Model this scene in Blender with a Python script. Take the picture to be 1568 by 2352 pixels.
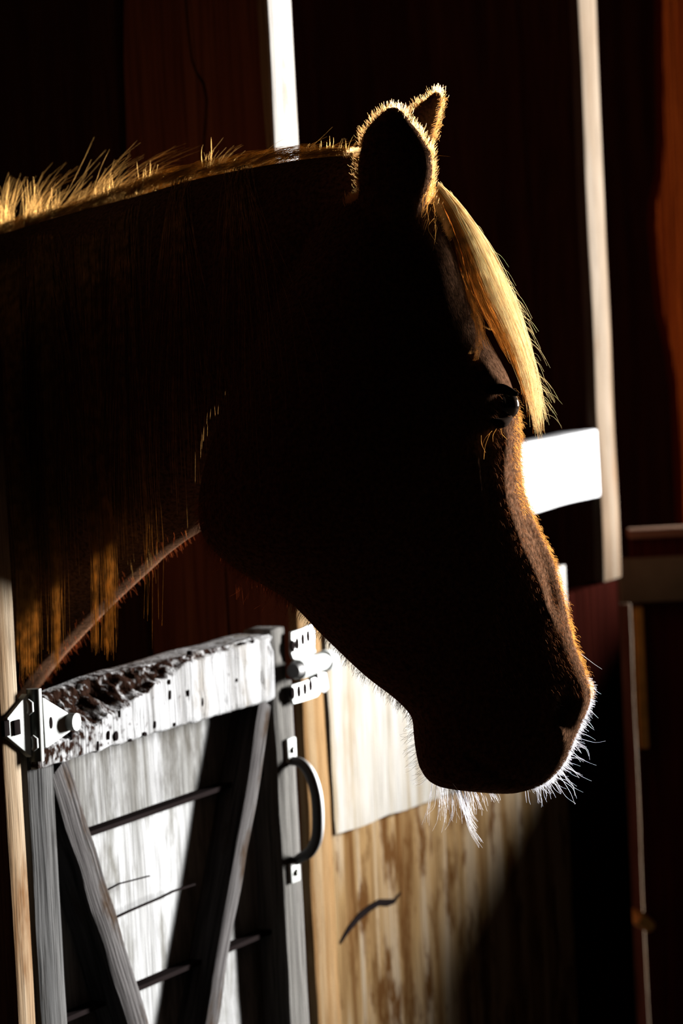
import bpy, bmesh, math, random
import numpy as np
from mathutils import Vector, Matrix, noise
from mathutils.bvhtree import BVHTree

random.seed(7)
rng = np.random.default_rng(7)
for o in list(bpy.data.objects):
    bpy.data.objects.remove(o)
C = bpy.context.scene.collection

# ------------------------------------------------------------------ camera
F_PX, W_PX, H_PX = 9000.0, 1568.0, 2352.0
EYE = Vector((0, 0, 1.76))
PITCH, ROLL = math.atan(718 / F_PX), math.atan(0.051)
fwd = Vector((0, math.cos(PITCH), -math.sin(PITCH)))
up0 = Vector((0, math.sin(PITCH), math.cos(PITCH)))
right0 = Vector((1, 0, 0))
cup = up0 * math.cos(ROLL) + right0 * math.sin(ROLL)
cri = right0 * math.cos(ROLL) - up0 * math.sin(ROLL)
cam = bpy.data.cameras.new('camera')
cam.sensor_fit = 'VERTICAL'
cam.sensor_height = 36.0
cam.lens = 36.0 * F_PX / H_PX
cam.clip_start = 0.05
cam.dof.use_dof = True
cam.dof.focus_distance = 3.74
cam.dof.aperture_fstop = 8.0
camo = bpy.data.objects.new('camera', cam)
R3 = Matrix((cri, cup, -fwd)).transposed()
camo.matrix_world = Matrix.Translation(EYE) @ R3.to_4x4()
C.objects.link(camo)
S = bpy.context.scene
S.camera = camo

# ------------------------------------------------------------------ world, light, exposure
S.view_settings.view_transform = 'Standard'
S.view_settings.look = 'None'
S.view_settings.gamma = 1.0
S.view_settings.use_curve_mapping = False
S.view_settings.exposure = 0.0
S.cycles.max_bounces = 6
S.cycles.diffuse_bounces = 2
wd_ = bpy.data.worlds.new('barn_ambience')
S.world = wd_
wd_.use_nodes = True
wd_.node_tree.nodes['Background'].inputs[0].default_value = (1.0, 0.72, 0.5, 1)
wd_.node_tree.nodes['Background'].inputs[1].default_value = 0.002

WD = Vector((0.4289, 0.9033, 0.0))          # along the stall front, away from the viewer
NV = Vector((0.9033, -0.4289, 0.0))         # out of the stall, into the aisle
WO = Vector((-0.325, 4.10, 0.0))
WALL = Matrix((( WD.x, -NV.x, 0, WO.x), (WD.y, -NV.y, 0, WO.y), (0, 0, 1, 0), (0, 0, 0, 1)))

LDIR = (WD * 0.894 + NV * 0.447).normalized()
LPOS = Vector((-0.05, 4.35, 1.35)) + LDIR * 6.0
LPOS.z = 1.75
ld = bpy.data.lights.new('barn_doorway_daylight', 'AREA')
ld.shape = 'RECTANGLE'
ld.size, ld.size_y = 0.62, 1.5
ld.energy = 7200
ld.color = (1.0, 0.985, 0.96)
lo = bpy.data.objects.new('barn_doorway_daylight', ld)
lo.location = LPOS
lo.rotation_euler = (Vector((0.0, 4.3, 1.35)) - LPOS).to_track_quat('-Z', 'Y').to_euler()
C.objects.link(lo)


# ------------------------------------------------------------------ pixel to place helpers
def ray(px, py):
    return (cri * ((px - W_PX / 2) / F_PX) + cup * ((H_PX / 2 - py) / F_PX) + fwd)

def P(px, py, Y):
    d = ray(px, py)
    return EYE + d * (Y / d.y)

def onplane(px, py, p0, n):
    d = ray(px, py)
    return EYE + d * ((p0 - EYE).dot(n) / d.dot(n))

def UZ(px, py, v=0.0):
    """(u, z) of a point on the stall front plane set off by v."""
    q = onplane(px, py, WO + NV * v, NV) - WO
    return q.dot(WD), q.z

def VZ(px, py, u):
    q = onplane(px, py, WO + WD * u, WD) - WO
    return q.dot(NV), q.z

def proj(p):
    d = p - EYE
    z = d.dot(fwd)
    return W_PX / 2 + F_PX * d.dot(cri) / z, H_PX / 2 - F_PX * d.dot(cup) / z

def WP(u, v, z):
    return WO + WD * u + NV * v + Vector((0, 0, z))


# ------------------------------------------------------------------ materials
def lin(c):
    return tuple(((x / 255) / 12.92 if x / 255 <= 0.04045 else ((x / 255 + 0.055) / 1.055) ** 2.4) for x in c) + (1,)

def mat_base(name):
    m = bpy.data.materials.new(name)
    m.use_nodes = True
    nt = m.node_tree
    return m, nt, nt.nodes['Principled BSDF']

def wood(name, dark, mid, light, grain=2, rough=0.8, fine=1.0, stain=None, stain_scale=3.0, stain_amt=(0.5, 0.62),
         wear=None, bump=0.35, ring=0.0, k=0.2, spec=0.0, rough_grain=0.45):
    if k != 1: k *= .78
    dark, mid, light = [tuple(c * k for c in q[:3]) + (1,) for q in (dark, mid, light)]
    if stain: stain = tuple(c * k for c in stain[:3]) + (1,)
    if wear: wear = tuple(c * k for c in wear[:3]) + (1,)
    m, nt, bs = mat_base(name)
    N, L = nt.nodes, nt.links
    tc = N.new('ShaderNodeTexCoord')
    mp = N.new('ShaderNodeMapping')
    sc = [34.0, 34.0, 34.0]
    sc[grain] = 1.6
    mp.inputs['Scale'].default_value = sc
    L.new(tc.outputs['Object'], mp.inputs['Vector'])
    n1 = N.new('ShaderNodeTexNoise')
    n1.inputs['Scale'].default_value = 1.0
    n1.inputs['Detail'].default_value = 6
    n1.inputs['Distortion'].default_value = 0.6
    L.new(mp.outputs[0], n1.inputs['Vector'])
    mp2 = N.new('ShaderNodeMapping')
    sc2 = [420.0 * fine] * 3
    sc2[grain] = 14.0 * fine
    mp2.inputs['Scale'].default_value = sc2
    L.new(tc.outputs['Object'], mp2.inputs['Vector'])
    n2 = N.new('ShaderNodeTexNoise')
    n2.inputs['Scale'].default_value = 1.0
    n2.inputs['Detail'].default_value = 4
    L.new(mp2.outputs[0], n2.inputs['Vector'])
    r1 = N.new('ShaderNodeValToRGB')
    r1.color_ramp.elements[0].position = 0.3
    r1.color_ramp.elements[0].color = dark
    r1.color_ramp.elements[1].position = 0.72
    r1.color_ramp.elements[1].color = light
    e = r1.color_ramp.elements.new(0.48)
    e.color = mid
    L.new(n1.outputs['Fac'], r1.inputs[0])
    r2 = N.new('ShaderNodeValToRGB')
    r2.color_ramp.elements[0].position = 0.3
    r2.color_ramp.elements[0].color = (rough_grain, rough_grain * .96, rough_grain * .92, 1)
    r2.color_ramp.elements[1].position = 0.55
    r2.color_ramp.elements[1].color = (1, 1, 1, 1)
    L.new(n2.outputs['Fac'], r2.inputs[0])
    mx = N.new('ShaderNodeMixRGB')
    mx.blend_type = 'MULTIPLY'
    mx.inputs[0].default_value = 0.8
    L.new(r1.outputs[0], mx.inputs[1])
    L.new(r2.outputs[0], mx.inputs[2])
    out = mx.outputs[0]
    if ring:
        wv = N.new('ShaderNodeTexWave')
        wv.wave_type = 'BANDS'
        wv.bands_direction = 'Z'
        wv.inputs['Scale'].default_value = ring
        wv.inputs['Distortion'].default_value = 6.0
        wv.inputs['Detail'].default_value = 2.0
        wv.inputs['Detail Scale'].default_value = 0.6
        mpw = N.new('ShaderNodeMapping')
        sw = [1.0, 1.0, 1.0]
        sw[0] = 0.3
        mpw.inputs['Scale'].default_value = sw
        L.new(tc.outputs['Object'], mpw.inputs['Vector'])
        L.new(mpw.outputs[0], wv.inputs['Vector'])
        rw = N.new('ShaderNodeValToRGB')
        rw.color_ramp.elements[0].color = (0.72, 0.7, 0.68, 1)
        rw.color_ramp.elements[1].position = 0.5
        rw.color_ramp.elements[1].color = (1, 1, 1, 1)
        L.new(wv.outputs['Fac'], rw.inputs[0])
        m3 = N.new('ShaderNodeMixRGB')
        m3.blend_type = 'MULTIPLY'
        m3.inputs[0].default_value = 0.8
        L.new(out, m3.inputs[1])
        L.new(rw.outputs[0], m3.inputs[2])
        out = m3.outputs[0]
    if stain:
        ns = N.new('ShaderNodeTexNoise')
        ns.inputs['Scale'].default_value = stain_scale
        ns.inputs['Detail'].default_value = 5
        ns.inputs['Roughness'].default_value = 0.65
        mp3 = N.new('ShaderNodeMapping')
        s3 = [2.2, 2.2, 2.2]
        s3[grain] = 0.8
        mp3.inputs['Scale'].default_value = s3
        L.new(tc.outputs['Object'], mp3.inputs['Vector'])
        L.new(mp3.outputs[0], ns.inputs['Vector'])
        rs = N.new('ShaderNodeValToRGB')
        rs.color_ramp.elements[0].position = stain_amt[0]
        rs.color_ramp.elements[0].color = (0, 0, 0, 1)
        rs.color_ramp.elements[1].position = stain_amt[1]
        rs.color_ramp.elements[1].color = (1, 1, 1, 1)
        L.new(ns.outputs['Fac'], rs.inputs[0])
        m4 = N.new('ShaderNodeMixRGB')
        m4.inputs[2].default_value = stain
        L.new(rs.outputs[0], m4.inputs[0])
        L.new(out, m4.inputs[1])
        out = m4.outputs[0]
    if wear:
        at = N.new('ShaderNodeAttribute')
        at.attribute_name = 'wear'
        nb = N.new('ShaderNodeTexNoise')
        nb.inputs['Scale'].default_value = 110
        nb.inputs['Detail'].default_value = 6
        L.new(tc.outputs['Object'], nb.inputs['Vector'])
        ad = N.new('ShaderNodeMath')
        ad.operation = 'MULTIPLY_ADD'
        ad.inputs[1].default_value = 2.0
        L.new(nb.outputs['Fac'], ad.inputs[0])
        L.new(at.outputs['Fac'], ad.inputs[2])
        rr = N.new('ShaderNodeValToRGB')
        rr.color_ramp.elements[0].position = 0.0
        rr.color_ramp.elements[0].color = (0, 0, 0, 1)
        rr.color_ramp.elements[1].position = 1.0
        rr.color_ramp.elements[1].color = (1, 1, 1, 1)
        mr = N.new('ShaderNodeMapRange')
        mr.inputs['From Min'].default_value = 1.2
        mr.inputs['From Max'].default_value = 1.55
        L.new(ad.outputs[0], mr.inputs['Value'])
        L.new(mr.outputs[0], rr.inputs[0])
        m5 = N.new('ShaderNodeMixRGB')
        m5.inputs[2].default_value = wear
        L.new(rr.outputs[0], m5.inputs[0])
        L.new(out, m5.inputs[1])
        out = m5.outputs[0]
    L.new(out, bs.inputs['Base Color'])
    bs.inputs['Roughness'].default_value = rough
    bs.inputs['Specular IOR Level'].default_value = spec
    if bump:
        bp = N.new('ShaderNodeBump')
        bp.inputs['Strength'].default_value = bump
        bp.inputs['Distance'].default_value = 0.003
        L.new(n2.outputs['Fac'], bp.inputs['Height'])
        L.new(bp.outputs[0], bs.inputs['Normal'])
    return m

def plain(name, col, rough=0.6, metal=0.0, noise_amt=0.25, nscale=40.0, spec=0.5):
    m, nt, bs = mat_base(name)
    N, L = nt.nodes, nt.links
    tc = N.new('ShaderNodeTexCoord')
    n = N.new('ShaderNodeTexNoise')
    n.inputs['Scale'].default_value = nscale
    n.inputs['Detail'].default_value = 5
    L.new(tc.outputs['Object'], n.inputs['Vector'])
    r = N.new('ShaderNodeValToRGB')
    r.color_ramp.elements[0].position = 0.3
    r.color_ramp.elements[0].color = tuple(c * (1 - noise_amt) for c in col[:3]) + (1,)
    r.color_ramp.elements[1].position = 0.7
    r.color_ramp.elements[1].color = tuple(min(1, c * (1 + noise_amt)) for c in col[:3]) + (1,)
    L.new(n.outputs['Fac'], r.inputs[0])
    L.new(r.outputs[0], bs.inputs['Base Color'])
    bs.inputs['Roughness'].default_value = rough
    bs.inputs['Metallic'].default_value = metal
    bs.inputs['Specular IOR Level'].default_value = spec
    return m

def hair_mat(name, col, trans=0.5, vary=0.35, gloss=0.12):
    m = bpy.data.materials.new(name)
    m.use_nodes = True
    nt = m.node_tree
    N, L = nt.nodes, nt.links
    N.remove(N['Principled BSDF'])
    tc = N.new('ShaderNodeTexCoord')
    n = N.new('ShaderNodeTexNoise')
    n.inputs['Scale'].default_value = 90
    n.inputs['Detail'].default_value = 3
    L.new(tc.outputs['Object'], n.inputs['Vector'])
    r = N.new('ShaderNodeValToRGB')
    r.color_ramp.elements[0].position = 0.35
    r.color_ramp.elements[0].color = tuple(c * (1 - vary) for c in col[:3]) + (1,)
    r.color_ramp.elements[1].position = 0.65
    r.color_ramp.elements[1].color = tuple(min(1, c * (1 + vary)) for c in col[:3]) + (1,)
    L.new(n.outputs['Fac'], r.inputs[0])
    d = N.new('ShaderNodeBsdfDiffuse')
    t = N.new('ShaderNodeBsdfTranslucent')
    g = N.new('ShaderNodeBsdfGlossy')
    g.inputs['Roughness'].default_value = 0.35
    a = N.new('ShaderNodeMixShader')
    a.inputs[0].default_value = trans
    b = N.new('ShaderNodeMixShader')
    b.inputs[0].default_value = gloss
    L.new(r.outputs[0], d.inputs['Color'])
    L.new(r.outputs[0], t.inputs['Color'])
    L.new(r.outputs[0], g.inputs['Color'])
    L.new(d.outputs[0], a.inputs[1])
    L.new(t.outputs[0], a.inputs[2])
    L.new(a.outputs[0], b.inputs[1])
    L.new(g.outputs[0], b.inputs[2])
    L.new(b.outputs[0], N['Material Output'].inputs['Surface'])
    return m

M = {}
M['gray_u'] = wood('weathered_white_wood_rail', (.3, .29, .28, 1), (.72, .73, .75, 1), (.95, .97, 1.0, 1), grain=2, wear=(.032, .016, .011, 1), fine=0.9, bump=.6, k=.25, rough_grain=.25, stain=(.36, .32, .27, 1), stain_scale=9, stain_amt=(.54, .7))
M['plank'] = wood('weathered_pale_planks', (.4, .4, .39, 1), (.72, .73, .74, 1), (.92, .94, .97, 1), grain=2, stain=(.22, .21, .18, 1), stain_scale=8, stain_amt=(0.5, 0.68), k=.24, rough_grain=.3)
M['stile'] = wood('weathered_gray_stile', (.1, .1, .1, 1), (.2, .2, .2, 1), (.3, .295, .29, 1), grain=2, fine=0.7, rough_grain=.15, bump=.8, stain=(.08, .075, .07, 1), stain_scale=9, stain_amt=(.55, .72))
M['plank_top'] = wood('stained_top_plank', (.25, .24, .22, 1), (.5, .5, .49, 1), (.8, .81, .83, 1), grain=2, stain=(.15, .14, .12, 1), stain_scale=9, stain_amt=(0.48, 0.66), k=.22, rough_grain=.3)
M['stile2'] = wood('gray_latch_stile', (.14, .135, .13, 1), (.33, .32, .3, 1), (.46, .44, .42, 1), grain=2, fine=0.7, rough_grain=.25, bump=.8)
M['brace'] = wood('weathered_gray_brace', (.08, .075, .075, 1), (.19, .18, .18, 1), (.29, .28, .28, 1), grain=0, fine=0.7, stain=(.09, .06, .04, 1), stain_scale=9, stain_amt=(0.56, 0.68), rough_grain=.15, bump=.8)
M['tan'] = wood('tan_post_wood', (.3, .15, .06, 1), (.6, .42, .26, 1), (.85, .7, .52, 1), grain=2, stain=(.26, .11, .035, 1), stain_scale=5, stain_amt=(0.56, 0.7))
M['tan2'] = wood('orange_tan_post_wood', (.3, .13, .04, 1), (.58, .35, .16, 1), (.75, .55, .33, 1), grain=2, stain=(.28, .11, .03, 1), stain_scale=5, stain_amt=(0.6, 0.75))
M['pole'] = wood('pole_wood', (.3, .18, .1, 1), (.48, .37, .27, 1), (.56, .47, .38, 1), grain=2, k=.155, stain=(.36, .2, .1, 1), stain_scale=4, stain_amt=(0.58, 0.75), bump=.1)
M['palepost'] = wood('pale_post_wood', (.5, .3, .14, 1), (.95, .88, .8, 1), (1, .98, .95, 1), grain=2, stain=(.5, .28, .1, 1), stain_scale=6, stain_amt=(0.62, 0.75))
M['dullwood'] = wood('dull_gray_wood', (.1, .07, .06, 1), (.2, .15, .13, 1), (.26, .2, .18, 1), grain=2)
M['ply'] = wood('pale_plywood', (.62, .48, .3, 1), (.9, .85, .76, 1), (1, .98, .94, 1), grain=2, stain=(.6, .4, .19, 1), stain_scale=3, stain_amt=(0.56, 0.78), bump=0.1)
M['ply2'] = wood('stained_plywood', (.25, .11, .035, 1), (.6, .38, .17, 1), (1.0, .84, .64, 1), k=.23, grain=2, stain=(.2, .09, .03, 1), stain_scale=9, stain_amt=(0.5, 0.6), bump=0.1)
M['white'] = wood('white_painted_wood', (.8, .83, .87, 1), (.95, .97, 1.0, 1), (1, 1, 1, 1), grain=0, bump=0.1, k=.32)
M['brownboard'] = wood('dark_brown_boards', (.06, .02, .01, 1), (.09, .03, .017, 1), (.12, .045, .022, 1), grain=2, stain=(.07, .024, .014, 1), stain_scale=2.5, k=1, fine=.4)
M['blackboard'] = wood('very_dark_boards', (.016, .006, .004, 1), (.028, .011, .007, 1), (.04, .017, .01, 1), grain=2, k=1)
M['red'] = wood('red_barn_boards', (.03, .004, .0006, 1), (.044, .0068, .0008, 1), (.056, .0095, .0013, 1), grain=2, fine=0.4, k=1, spec=.0)
M['darkred'] = wood('dark_red_boards', (.03, .006, .004, 1), (.05, .009, .006, 1), (.07, .014, .008, 1), grain=2, fine=0.4, k=1, spec=.02)
M['dirt'] = plain('packed_dirt_floor', (.01, .007, .005, 1), 0.95, 0, 0.4, 9, 0.0)
M['steel'] = plain('galvanised_steel', (.15, .158, .154, 1), 0.6, 0.0, 0.2, 60, .08)
M['bright'] = plain('bright_latch_steel', (.27, .285, .28, 1), 0.5, 0.3, 0.12, 61)
M['iron'] = plain('black_iron', (.012, .011, .011, 1), 0.55, 0.3, 0.2, 60)
M['darksteel'] = plain('dark_hinge_steel', (.03, .032, .026, 1), 0.4, 0.6, 0.2, 60)
M['brass'] = plain('yellow_tarnished_latch', (.5, .3, .06, 1), 0.5, 0.3, 0.2, 40)
M['olive'] = plain('olive_gray_metal_strap', (.12, .115, .08, 1), 0.7, 0.1, 0.2, 20, .1)
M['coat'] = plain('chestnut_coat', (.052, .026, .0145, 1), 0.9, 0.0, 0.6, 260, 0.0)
_nt = M['coat'].node_tree
_bp = _nt.nodes.new('ShaderNodeBump'); _nx = _nt.nodes.new('ShaderNodeTexNoise'); _mp = _nt.nodes.new('ShaderNodeMapping'); _tc = _nt.nodes.new('ShaderNodeTexCoord')
_mp.inputs['Scale'].default_value = (900, 900, 130); _nx.inputs['Detail'].default_value = 2; _nx.inputs['Scale'].default_value = 1
_bp.inputs['Strength'].default_value = .6; _bp.inputs['Distance'].default_value = .0015
_nt.links.new(_tc.outputs['Object'], _mp.inputs['Vector']); _nt.links.new(_mp.outputs[0], _nx.inputs['Vector'])
_nt.links.new(_nx.outputs['Fac'], _bp.inputs['Height']); _nt.links.new(_bp.outputs[0], _nt.nodes['Principled BSDF'].inputs['Normal'])
M['hoof'] = plain('dark_hoof', (.04, .032, .028, 1), 0.5)
M['void'] = plain('black_hole', (.004, .003, .003, 1), 1.0, 0, .1, 20, 0.0)
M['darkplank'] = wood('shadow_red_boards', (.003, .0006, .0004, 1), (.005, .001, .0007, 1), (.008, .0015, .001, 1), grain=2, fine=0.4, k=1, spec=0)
M['lid'] = plain('dark_eyelid_skin', (.012, .008, .006, 1), .9, 0, .2, 80, 0)
M['eye'] = plain('dark_eye', (.008, .005, .004, 1), 0.06, 0.0, 0.1, 20, 0.6)
M['mane'] = hair_mat('golden_mane', (.31, .17, .05, 1), 0.45, .4, .16)
M['forelock'] = hair_mat('flaxen_forelock', (1.0, .85, .6, 1), 0.6, 0.06, 0.5)
M['forelock2'] = hair_mat('golden_underhair', (.6, .33, .11, 1), 0.5, 0.3, 0.15)
M['facefur'] = hair_mat('brown_face_fur', (.42, .25, .15, 1), 0.45, .3, .05)
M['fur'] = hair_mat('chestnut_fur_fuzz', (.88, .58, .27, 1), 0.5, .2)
M['whisker'] = hair_mat('pale_whiskers', (.85, .85, .88, 1), 0.4, 0.1)
M['redfur'] = hair_mat('reddish_jaw_fuzz', (.4, .16, .07, 1), 0.5)


# ------------------------------------------------------------------ object helpers
def tag(o, label=None, cat=None, group=None, kind=None):
    if label: o['label'] = label
    if cat: o['category'] = cat
    if group: o['group'] = group
    if kind: o['kind'] = kind
    return o

def link_mesh(name, me, mat=None, parent=None, mw=None, smooth=True):
    o = bpy.data.objects.new(name, me)
    C.objects.link(o)
    if mat: me.materials.append(mat)
    if smooth:
        for p in me.polygons: p.use_smooth = True
    if parent:
        o.parent = parent
        o.matrix_parent_inverse = parent_world(parent).inverted()
    o.matrix_basis = mw if mw is not None else Matrix.Identity(4)
    return o

PW = {}
def parent_world(p):
    return PW.get(p.name, Matrix.Identity(4))

def empty(name, mw, label=None, cat=None, group=None):
    o = bpy.data.objects.new(name, None)
    o.empty_display_size = 0.05
    C.objects.link(o)
    o.matrix_world = mw
    PW[o.name] = mw.copy()
    tag(o, label, cat, group)
    return o

def reg(o, mw):
    PW[o.name] = mw.copy()
    return o

def bm_obj(name, bm, mat, parent=None, mw=None, smooth=False, angle=35):
    bmesh.ops.recalc_face_normals(bm, faces=bm.faces)
    me = bpy.data.meshes.new(name)
    bm.to_mesh(me)
    bm.free()
    o = link_mesh(name, me, mat, parent, mw, smooth=True)
    try:
        me.set_sharp_from_angle(angle=math.radians(angle))
    except Exception:
        pass
    mwv = mw if mw is not None else Matrix.Identity(4)
    reg(o, mwv)
    return o

def add_rbox(bm, lo, hi, seg=1, bevel=0.003, amp=0.0, freq=8.0, seed=0.0):
    """box lo..hi, bevelled, cut along its longest axis and roughened."""
    d = [hi[i] - lo[i] for i in range(3)]
    r = bmesh.ops.create_cube(bm, size=1.0)
    vs = r['verts']
    for v in vs:
        for i in range(3):
            v.co[i] = lo[i] + (v.co[i] + 0.5) * d[i]
    geom = set(vs)
    faces = set(f for v in vs for f in v.link_faces)
    edges = set(e for v in vs for e in v.link_edges)
    if bevel:
        rr = bmesh.ops.bevel(bm, geom=list(edges), offset=bevel, segments=2, profile=0.6, affect='EDGES')
        faces = set(f for f in rr['faces']) | set(f for f in faces if f.is_valid)
    vset = set(v for f in faces if f.is_valid for v in f.verts)
    ax = d.index(max(d))
    if seg > 1:
        n = Vector((0, 0, 0)); n[ax] = 1
        for k in range(1, seg):
            co = Vector((0, 0, 0)); co[ax] = lo[ax] + d[ax] * k / seg
            fs = [f for f in bm.faces if all(lo[i] - 1e-5 <= v.co[i] <= hi[i] + 1e-5 for v in f.verts for i in range(3))]
            es = list({e for f in fs for e in f.edges}); vv = list({v for f in fs for v in f.verts})
            bmesh.ops.bisect_plane(bm, geom=fs + es + vv, plane_co=co, plane_no=n)
    if amp:
        for v in bm.verts:
            if all(lo[i] - 1e-5 <= v.co[i] <= hi[i] + 1e-5 for i in range(3)):
                q = v.co * freq + Vector((seed, seed * 1.7, seed * 0.3))
                w = noise.noise_vector(q) * amp
                w[ax] *= 0.2
                v.co += w

def rbox(name, lo, hi, mat, parent=None, mw=None, seg=1, bevel=0.003, amp=0.0, freq=8.0, seed=0.0):
    bm = bmesh.new()
    add_rbox(bm, lo, hi, seg, bevel, amp, freq, seed)
    return bm_obj(name, bm, mat, parent, mw)

def wbox(name, u0, u1, v0, v1, z0, z1, mat, parent=None, **k):
    """box in stall-front coordinates (v grows into the aisle)."""
    return rbox(name, (u0, -v1, z0), (u1, -v0, z1), mat, parent, WALL, **k)

def add_prism(bm, poly, y0, y1, bevel=0.0):
    a = [bm.verts.new((p[0], y0, p[1])) for p in poly]
    b = [bm.verts.new((p[0], y1, p[1])) for p in poly]
    n = len(poly)
    fs = [bm.faces.new(a), bm.faces.new(b[::-1])]
    for i in range(n):
        fs.append(bm.faces.new((a[i], b[i], b[(i + 1) % n], a[(i + 1) % n])))
    if bevel:
        es = list({e for f in fs[:2] for e in f.edges})
        bmesh.ops.bevel(bm, geom=es, offset=bevel, segments=2, profile=0.6, affect='EDGES')

def add_tube(bm, pts, rads, n=10, caps=True):
    pts = [Vector(p) for p in pts]
    if not hasattr(rads, '__len__'): rads = [rads] * len(pts)
    t0 = (pts[1] - pts[0]).normalized()
    ref = Vector((0, 0, 1)) if abs(t0.z) < 0.9 else Vector((1, 0, 0))
    a = t0.cross(ref).normalized()
    rings = []
    for i, p in enumerate(pts):
        t = (pts[min(i + 1, len(pts) - 1)] - pts[max(i - 1, 0)]).normalized()
        a = (a - t * a.dot(t)).normalized()
        b = t.cross(a)
        rings.append([bm.verts.new(p + a * math.cos(2 * math.pi * k / n) * rads[i] + b * math.sin(2 * math.pi * k / n) * rads[i]) for k in range(n)])
    for i in range(len(rings) - 1):
        for k in range(n):
            bm.faces.new((rings[i][k], rings[i][(k + 1) % n], rings[i + 1][(k + 1) % n], rings[i + 1][k]))
    if caps:
        bm.faces.new(rings[0][::-1]); bm.faces.new(rings[-1])

def disc_poly(cu, cz, ru, rz, n=16):
    return [(cu + ru * math.cos(2 * math.pi * k / n), cz + rz * math.sin(2 * math.pi * k / n)) for k in range(n)]

def strands(name, items, mat, parent=None, mat2=None):
    """items: list of (points, r_root, r_tip): each a thin three sided tapering tube."""
    V, Fc = [], []
    MI = []
    for it in items:
        pts, r0, r1 = it[:3]
        flag = it[3] if len(it) > 3 else 0
        P_ = np.array([tuple(p) for p in pts], float)
        n = len(P_)
        T = np.gradient(P_, axis=0)
        T /= np.linalg.norm(T, axis=1)[:, None] + 1e-12
        ref = np.array([0.31, -0.9, 0.3])
        A = np.cross(T, ref); A /= np.linalg.norm(A, axis=1)[:, None] + 1e-9
        B = np.cross(T, A)
        base = len(V)
        for i in range(n):
            r = r0 + (r1 - r0) * (i / (n - 1))
            for k in range(3):
                an = 2.0944 * k
                V.append(tuple(P_[i] + A[i] * math.cos(an) * r + B[i] * math.sin(an) * r))
        for i in range(n - 1):
            for k in range(3):
                a = base + i * 3 + k; b = base + i * 3 + (k + 1) % 3
                Fc.append((a, b, b + 3, a + 3)); MI.append(flag)
    me = bpy.data.meshes.new(name)
    me.from_pydata(V, [], Fc)
    me.update()
    o = link_mesh(name, me, mat, parent)
    if mat2:
        me.materials.append(mat2)
        me.polygons.foreach_set('material_index', MI)
    return o

def spline(keys, n):
    """Catmull-Rom through key points."""
    K = [Vector(k) for k in keys]
    K = [K[0] * 2 - K[1]] + K + [K[-1] * 2 - K[-2]]
    out = []
    m = len(K) - 3
    for i in range(n):
        t = i / (n - 1) * m
        s = min(int(t), m - 1); f = t - s
        a, b, c, d = K[s:s + 4]
        out.append(0.5 * ((2 * b) + (c - a) * f + (2 * a - 5 * b + 4 * c - d) * f * f + (3 * b - a - 3 * c + d) * f ** 3))
    return out

def interp(x, xs, ys):
    return float(np.interp(x, xs, ys))


# ================================================================== THE SETTING
def struct(o):
    o['kind'] = 'structure'
    return o

bm = bmesh.new()
bmesh.ops.create_grid(bm, x_segments=40, y_segments=40, size=7)
for v in bm.verts:
    v.co.y += 5
    v.co.z += 0.0
struct(bm_obj('floor', bm, M['dirt']))

# measured positions along the stall front
uL0, uL1 = UZ(-4, 1500, .042)[0], UZ(38, 1500, .042)[0]           # near post
uR0, uR1 = UZ(696, 1640, .01)[0], UZ(748, 1640, .01)[0]          # post right of the half door
uP0, uP1 = UZ(1358, 650, .012)[0], UZ(1399, 650, .012)[0]          # far pole
zTop = UZ(627, 1452, .04)[1]
print('u', uL0, uL1, uR0, uR1, uP0, uP1, 'ztop', zTop)

# partition of the first stall: wide boards with open cracks, seen above the neck (perpendicular to the front)
def part_u(px, py, u):
    q = onplane(px, py, WO + WD * u, WD) - WO
    return q.dot(NV), q.z

uq = uR1 - 0.012
def board_on_partition(edges_px, u, thick, mat, name):
    """board given by left/right edge pixels at several heights, standing on the plane u."""
    bm = bmesh.new()
    L_, R_ = edges_px
    poly = []
    zs = [2.6]
    def col(e):
        o = [part_u(x, y, u) for x, y in e]
        top = (o[0][0] + (o[0][0] - o[1][0]) * 0.0, 2.6)
        bot = (o[-1][0], 0.0)
        return [top] + o + [bot]
    l, r = col(L_), col(R_)
    poly = l + r[::-1]
    va = [bm.verts.new((p[0], 0, p[1])) for p in poly]
    f = bm.faces.new(va)
    ex = bmesh.ops.extrude_face_region(bm, geom=[f])
    for v in [g for g in ex['geom'] if isinstance(g, bmesh.types.BMVert)]:
        v.co.y += thick
    # local (x = v, y = u, z)
    mw = Matrix(((NV.x, WD.x, 0, WO.x + WD.x * u), (NV.y, WD.y, 0, WO.y + WD.y * u), (0, 0, 1, 0), (0, 0, 0, 1)))
    return struct(bm_obj(name, bm, mat, None, mw))

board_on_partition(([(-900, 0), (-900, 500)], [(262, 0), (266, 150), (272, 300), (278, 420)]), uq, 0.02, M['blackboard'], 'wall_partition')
board_on_partition(([(284, 0), (284, 150), (290, 300), (293, 420)],
                    [(424, 0), (431, 80), (438, 140), (447, 165), (464, 195), (471, 230), (468, 280), (465, 330), (466, 400)]),
                   uq + .004, 0.02, M['brownboard'], 'wall_partition_1')
board_on_partition(([(429, 0), (436, 80), (443, 138), (453, 163), (471, 192), (478, 230), (475, 280), (471, 330), (472, 400)],
                    [(618, 0), (634, 400)]), uq + .002, 0.02, M['brownboard'], 'wall_partition_2')
# backing behind the cracks
def cross_wall(name, u, v0, v1, z0, z1, mat, thick=.03, seg=1):
    o = rbox(name, (u, -v1, z0), (u + thick, -v0, z1), mat, None, WALL, bevel=0.0)
    return struct(o)
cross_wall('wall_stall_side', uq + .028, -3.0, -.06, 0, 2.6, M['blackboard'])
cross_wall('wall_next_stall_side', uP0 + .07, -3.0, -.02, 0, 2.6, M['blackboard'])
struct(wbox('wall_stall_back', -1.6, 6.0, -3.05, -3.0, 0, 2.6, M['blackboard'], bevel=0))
cross_wall('wall_near_side', -1.45, -3.0, 0.0, 0, 2.6, M['blackboard'])
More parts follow.
